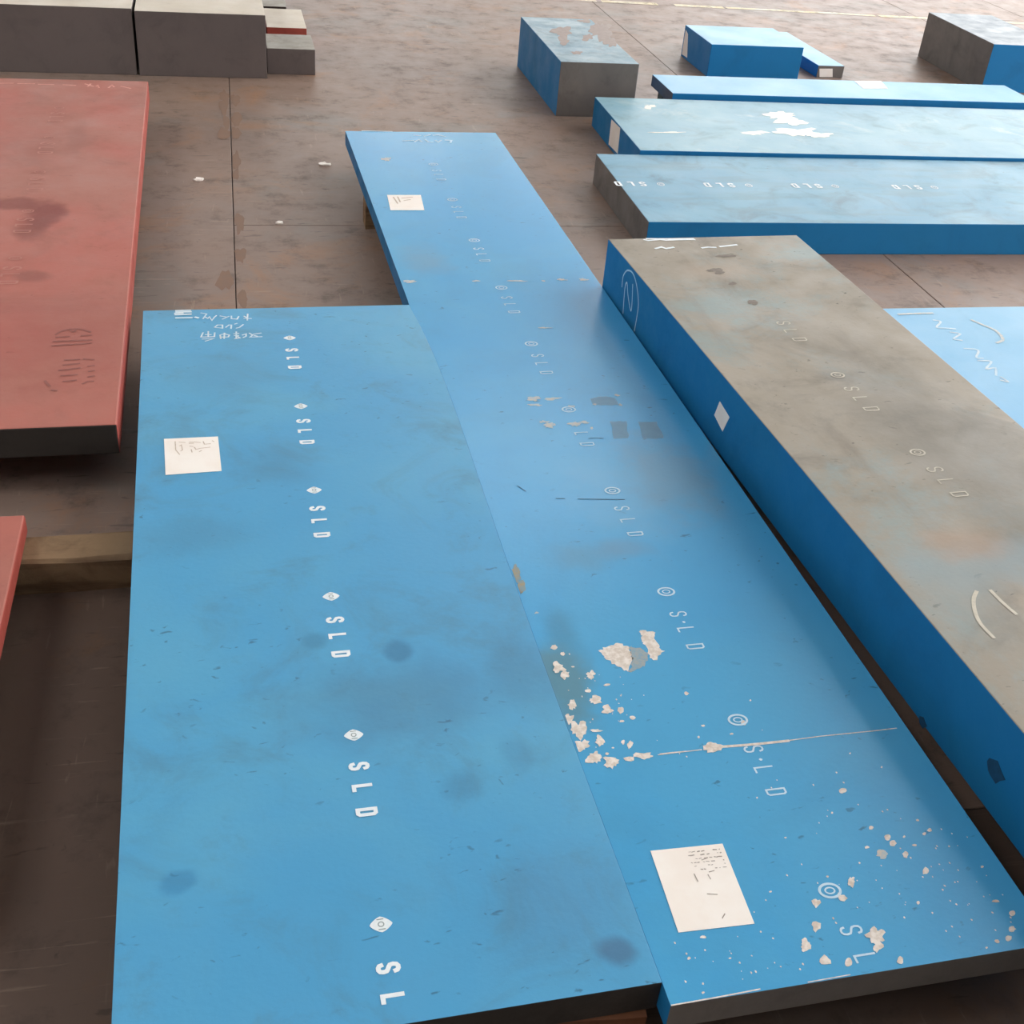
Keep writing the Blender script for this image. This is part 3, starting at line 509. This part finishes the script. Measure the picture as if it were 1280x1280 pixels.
R1 = slab('R1', 'steel_plate', 'large red oxide painted slab with dark stain and round stamp', 'steel slab', [M_red, M_redside, M_redside, M_steelb, M_redside], bevel=.004)
R2 = slab('R2', 'steel_plate', 'red painted slab cut off by the left edge, beside the timber', 'steel slab', [M_red, M_redside, M_redside, M_steelb, M_redside], bevel=.004)
D1 = slab('D1', 'steel_block', 'dark grey steel block with pale top in the top left corner', 'steel block', [M_cream, M_steeld, M_steeld, M_steeld, M_steeld])
D2 = slab('D2', 'steel_block', 'dark grey pale-topped block between corner block and small grey block', 'steel block', [M_cream, M_steeld, M_steeld, M_steeld, M_steeld])
D3 = slab('D3', 'steel_block', 'small low grey steel block with worn grey top', 'steel block', [M_greyt, M_steeld, M_steeld, M_steeld, M_steeld])
D4 = slab('D4', 'steel_block', 'small block with cream top and red front, behind the low grey block', 'steel block', [M_cream, M_redside, M_redside, M_redside, M_redside])
D5 = slab('D5', 'steel_block', 'dark brown block at the top edge behind the red-fronted block', 'steel block', [M_greyt, M_steelb, M_steelb, M_steelb, M_steelb])
BB1 = slab('BB1', 'steel_block', 'tall block with blue side, grey end and brown patches on top', 'steel block', [M_bluegrey, M_bside, M_bside, M_steel, M_steel])
BB2 = slab('BB2', 'steel_block', 'clean blue cuboid block behind the crosswise slabs', 'steel block', [M_bclean, M_bside, M_bside, M_bside, M_bside])
BB4 = slab('BB4', 'steel_block', 'narrow low blue bar with paper label on its end', 'steel block', [M_bclean, M_bside, M_bside, M_steel, M_bside])
BB3 = slab('BB3', 'steel_block', 'grey-ended block with blue front at the top right corner', 'steel block', [M_slate, M_steel, M_bside, M_bside, M_bside])

# stencilled marks
for a in DATA['S1st']: stencil(a, 'S1', S1, M_white, mat_dark=M_emblem)
for i, a in enumerate(DATA['S2st']):
    stencil(a, 'S2', S2, M_pale, hgt=.032, wid=.0125, stroke=.0034, emblem='ring', skip=('S',) if i == 5 else (('D',) if i == 9 else ()))
for i, a in enumerate(DATA['S3st']): stencil(a, 'S3', S3, M_ghost, hgt=.036, wid=.016, stroke=.0034, emblem='ring' if i else None)
for i, a in enumerate(DATA['S4st']): stencil(a, 'S4', S4, M_white, direc=(-1, 0), hgt=.040, wid=.018, stroke=.009, emblem='ring')
for a in DATA['R1st']: stencil(a, 'R1', R1, M_ghostred, hgt=.045, wid=.018, stroke=.006, emblem='ring')
for i in (7, 8):                                        # a paint dot between the first two letters
    ax_, ay_ = DATA['S2st'][i]; bm = bmesh.new(); chip_poly(bm, (ax_ + .003, ay_ - .097, .003, 0, 0, .003), random.Random(i), o_t['S2'] + .0006, .2); up_faces(bm); link('stencil_dot', bm, M_pale, S2)
# chalk writing
strokes('chalk_stroke', DATA['S1hw'], .0042, M_chalk, S1, 'S1', each=True)
strokes('printed_mark', DATA['S1blk'], .008, M_chalk, S1, 'S1', each=True)
strokes('chalk_writing', DATA['S2hw'], .008, M_pale, S2, 'S2', kind='stuff')
strokes('chalk_writing', DATA['S3hw'], .009, M_white, S3, 'S3', kind='stuff')
strokes('chalk_stroke', [smooth_line(p) for p in DATA['S7hw']], .007, M_chalk, S7, 'S7', each=True)
strokes('brown_arc', [smooth_line(p) for p in DATA['S7arc']], .010, M_tan, S7, 'S7', each=True)
strokes('chalk_writing', DATA['R1hw'], .008, M_chalkred, R1, 'R1', kind='stuff')
strokes('stamp_stroke', [smooth_line(p) if len(p) > 2 else p for p in DATA['R1stamp']], .0065, M_stamp, R1, 'R1', each=True)
for p in DATA['S3n']: side_strokes('chalk_number', [smooth_line(p)], .0050, 0, 0, -1, M_pale, S3)
side_quad('paper_label', DATA['S3lab'], 0, 0, -1, M_paper, S3)
for i, (h, z) in enumerate(DATA['S3mark']):
    r = (.010, .018)[i]
    side_quad('oil_spot', [(h + r * 1.3 * math.cos(k * .7) * (1 + .25 * math.sin(k * 2.1)), z + r * math.sin(k * .7) * (1 + .2 * math.cos(k * 3))) for k in range(9)], 0, 0, -1, M_darkspot, S3, .0003)
strokes('scraped_streak', [smooth_line(p) for p in DATA['S3streak']], .0075, M_ghost, S3, 'S3', each=True)
for i, ch in enumerate(DATA['S3dark']): chip('surface_pit', ch, 40 + i, M_brown, S3, 'S3')
# paper labels
paper('paper_label', DATA['labels']['S1'], M_paper, S1, 'S1', DATA['lt']['S1'], M_inkf, .0022)
_l = paper('paper_label', DATA['labels']['S2'], M_paper, S2, 'S2', DATA['lt']['S2'][9:], M_ink, .0016)
print_rows(DATA['labels']['S2'], 'S2', _l, 3, M_ink)
paper('paper_label', DATA['labels']['S2f'], M_paper, S2, 'S2', DATA['lt']['S2f'], M_inkf, .005)
paper('paper_label', DATA['labels']['S6'], M_paper, S6, 'S6')
side_quad('paper_label', DATA['S5lab'], 0, 0, -1, M_paper, S5)
side_quad('paper_label', DATA['BB4lab'], 1, 0, -1, M_paper, BB4)
side_quad('paper_label', DATA['BB2lab'], 0, 0, -1, M_paper, BB2)
# chipped paint on the long slab
for i, p in enumerate(DATA['S2big']): poly_patch('bare_patch', p, (M_bare, M_bareg, M_bare)[i], S2, 'S2', seed=i + 3, amp=.003)
bms = bmesh.new(); rnd = random.Random(8)
for i, ch in enumerate(DATA['S2chips']):
    if max(math.hypot(ch[0 + 2], ch[3]), math.hypot(ch[4], ch[5])) > .0085: chip('bare_patch', ch, 60 + i, M_bare, S2, 'S2', .0007, rag=.55)
    else: chip_poly(bms, ch, rnd, o_t['S2'] + .0007)
for _ in range(150):                                    # fine speckles around the chipped zones
    zx, zy, sx, sy = rnd.choice([(.08, .60, .07, .10), (.42, .20, .14, .16), (.40, .12, .16, .10), (.54, .10, .05, .09), (.12, .05, .10, .05)])
    chx, chy = zx + rnd.gauss(0, sx) * .7, zy + rnd.gauss(0, sy) * .7
    if not (.03 < chx < .59 and .02 < chy < .9): continue
    s = rnd.uniform(.0006, .0016)
    chip_poly(bms, (chx, chy, s, 0, 0, s * 1.4), rnd, o_t['S2'] + .0007, n=6)
seam_clamp(bms); up_faces(bms); tag(link('paint_speckles', bms, M_bare, S2), kind='stuff')
for i, ch in enumerate(DATA['S2tan']): chip('tan_scuff', ch, 160 + i, M_tan, S2, 'S2', .0005, rag=.6)
for i, ch in enumerate(DATA['S2rust']): chip('rust_smear', ch, 260 + i, M_rust, S2, 'S2', .0003, rag=.5)
for i, p in enumerate(DATA['S2dark']): poly_patch('grey_smear', p, M_smear, S2, 'S2', z=.0002, seed=i, amp=.002)
for i, p in enumerate(DATA['S2scr']): strokes('scratch', [p], (.0055, .002, .0018, .002, .0015, .002)[i], M_bare, S2, 'S2')
strokes('scratch', DATA['S2scrd'], .002, M_darkspot, S2, 'S2', each=True)
for i, ch in enumerate(DATA['S5chips']): chip('scraped_glare_patch', ch, 300 + i, M_glare, S5, 'S5', .0005, rag=.7)  # scraped metal and the glare on it, painted as pale patches
for i, ch in enumerate(DATA['BB1chips']): chip('brown_patch', ch, 330 + i, M_patchb, BB1, 'BB1', .0005, rag=.6)

# ------------------------------------------------------------------ timbers the slabs lie on
def timber(label, x0, x1, yc, wid, hgt, mat, ang=0., group=None):
    L = x1 - x0; n = 14; rnd = random.Random(len(label) + int(x0 * 100)); bm = bmesh.new(); rings = []
    for i in range(n + 1):
        x = -L / 2 + L * i / n; j = lambda a=.003: rnd.uniform(-a, a)
        sec = [(-wid / 2 + j(), 0), (wid / 2 + j(), 0), (wid / 2 + j(), hgt * .93 + j(.002)), (wid / 2 - .006 + j(.002), hgt), (-wid / 2 + .006 + j(.004), hgt), (-wid / 2 + j(.004), hgt * .92 + j(.003))]
        rings.append([bm.verts.new((x, a, b)) for a, b in sec])
    for i in range(n):
        for k in range(6): bm.faces.new((rings[i][k], rings[i + 1][k], rings[i + 1][(k + 1) % 6], rings[i][(k + 1) % 6]))
    bm.faces.new(rings[0][::-1]); bm.faces.new(rings[-1])
    bmesh.ops.recalc_face_normals(bm, faces=bm.faces)
    o = link('timber', bm, mat); o.location = ((x0 + x1) / 2, yc, 0); o.rotation_euler = (0, 0, math.radians(ang))
    return tag(o, label, 'timber', 'timbers the steel lies on')
zt = BX['S1'][6]
timber('weathered timber lying across the gap beside the near red slab', -.95, .40, 2.155, .095, min(BX['R2'][6], zt) - .001, M_wood, .8)
timber('reddish timber peeking out under the front end of the bold-stencilled slab', -.05, .505, .985, .10, zt - .001, M_woodr)
timber('timber under the near part of the longest blue slab', .62, 1.12, 1.35, .09, BX['S2'][6] - .001, M_wood)
timber('timber end under the far half of the longest blue slab', .43, 1.02, 4.19, .09, BX['S2'][6] - .001, M_wood)
timber('timber under the hidden middle of the thick grey-topped slab', 1.25, 1.72, 2.6, .09, BX['S3'][6] - .001, M_wood)
timber('timber under the hidden near end of the thick slab', 1.30, 1.80, .55, .09, BX['S3'][6] - .001, M_wood)
timber('timber beneath the near end of the large red slab', -.93, -.33, 2.95, .08, BX['R1'][6] - .001, M_wood)
timber('timber beneath the far end of the large red slab', -1.0, -.38, 4.9, .09, BX['R1'][6] - .001, M_wood)
timber('short timber under the left end of the thin blue slab', 2.03, 2.13, 5.66, .26, BX['S6'][6] - .001, M_wood)
timber('short timber under the right end of the thin blue slab', 3.6, 3.7, 5.66, .26, BX['S6'][6] - .001, M_wood)
timber('timber under the near end of the cut-off red slab', -1.3, -.45, 1.45, .09, BX['R2'][6] - .001, M_wood)

# ------------------------------------------------------------------ litter on the floor
def scrap(label, x, y, r, seed):
    rnd = random.Random(seed); bm = bmesh.new(); n = 9; ring = []; ring2 = []
    for i in range(n):
        a = 2 * math.pi * i / n; k = r * rnd.uniform(.7, 1.25)
        ring.append(bm.verts.new((math.cos(a) * k * 1.3, math.sin(a) * k, .0005))); ring2.append(bm.verts.new((math.cos(a) * k * 1.2, math.sin(a) * k * .95, .004 + rnd.uniform(0, .004))))
    bm.faces.new(ring2); bm.faces.new(ring[::-1])
    for i in range(n): bm.faces.new((ring[i], ring[(i + 1) % n], ring2[(i + 1) % n], ring2[i]))
    bmesh.ops.recalc_face_normals(bm, faces=bm.faces)
    o = link('paper_scrap', bm, M_paper); o.location = (x, y, 0); tag(o, label, 'paper scrap', 'white scraps on the floor')
scrap('white crumpled scrap on the floor left of the plate joint', -.153, 4.648, .016, 1)
scrap('white scrap on the floor by the far end of the longest slab', .333, 4.846, .018, 2)
scrap('tiny white scrap lying on the crosswise floor joint', .131, 4.200, .011, 3)
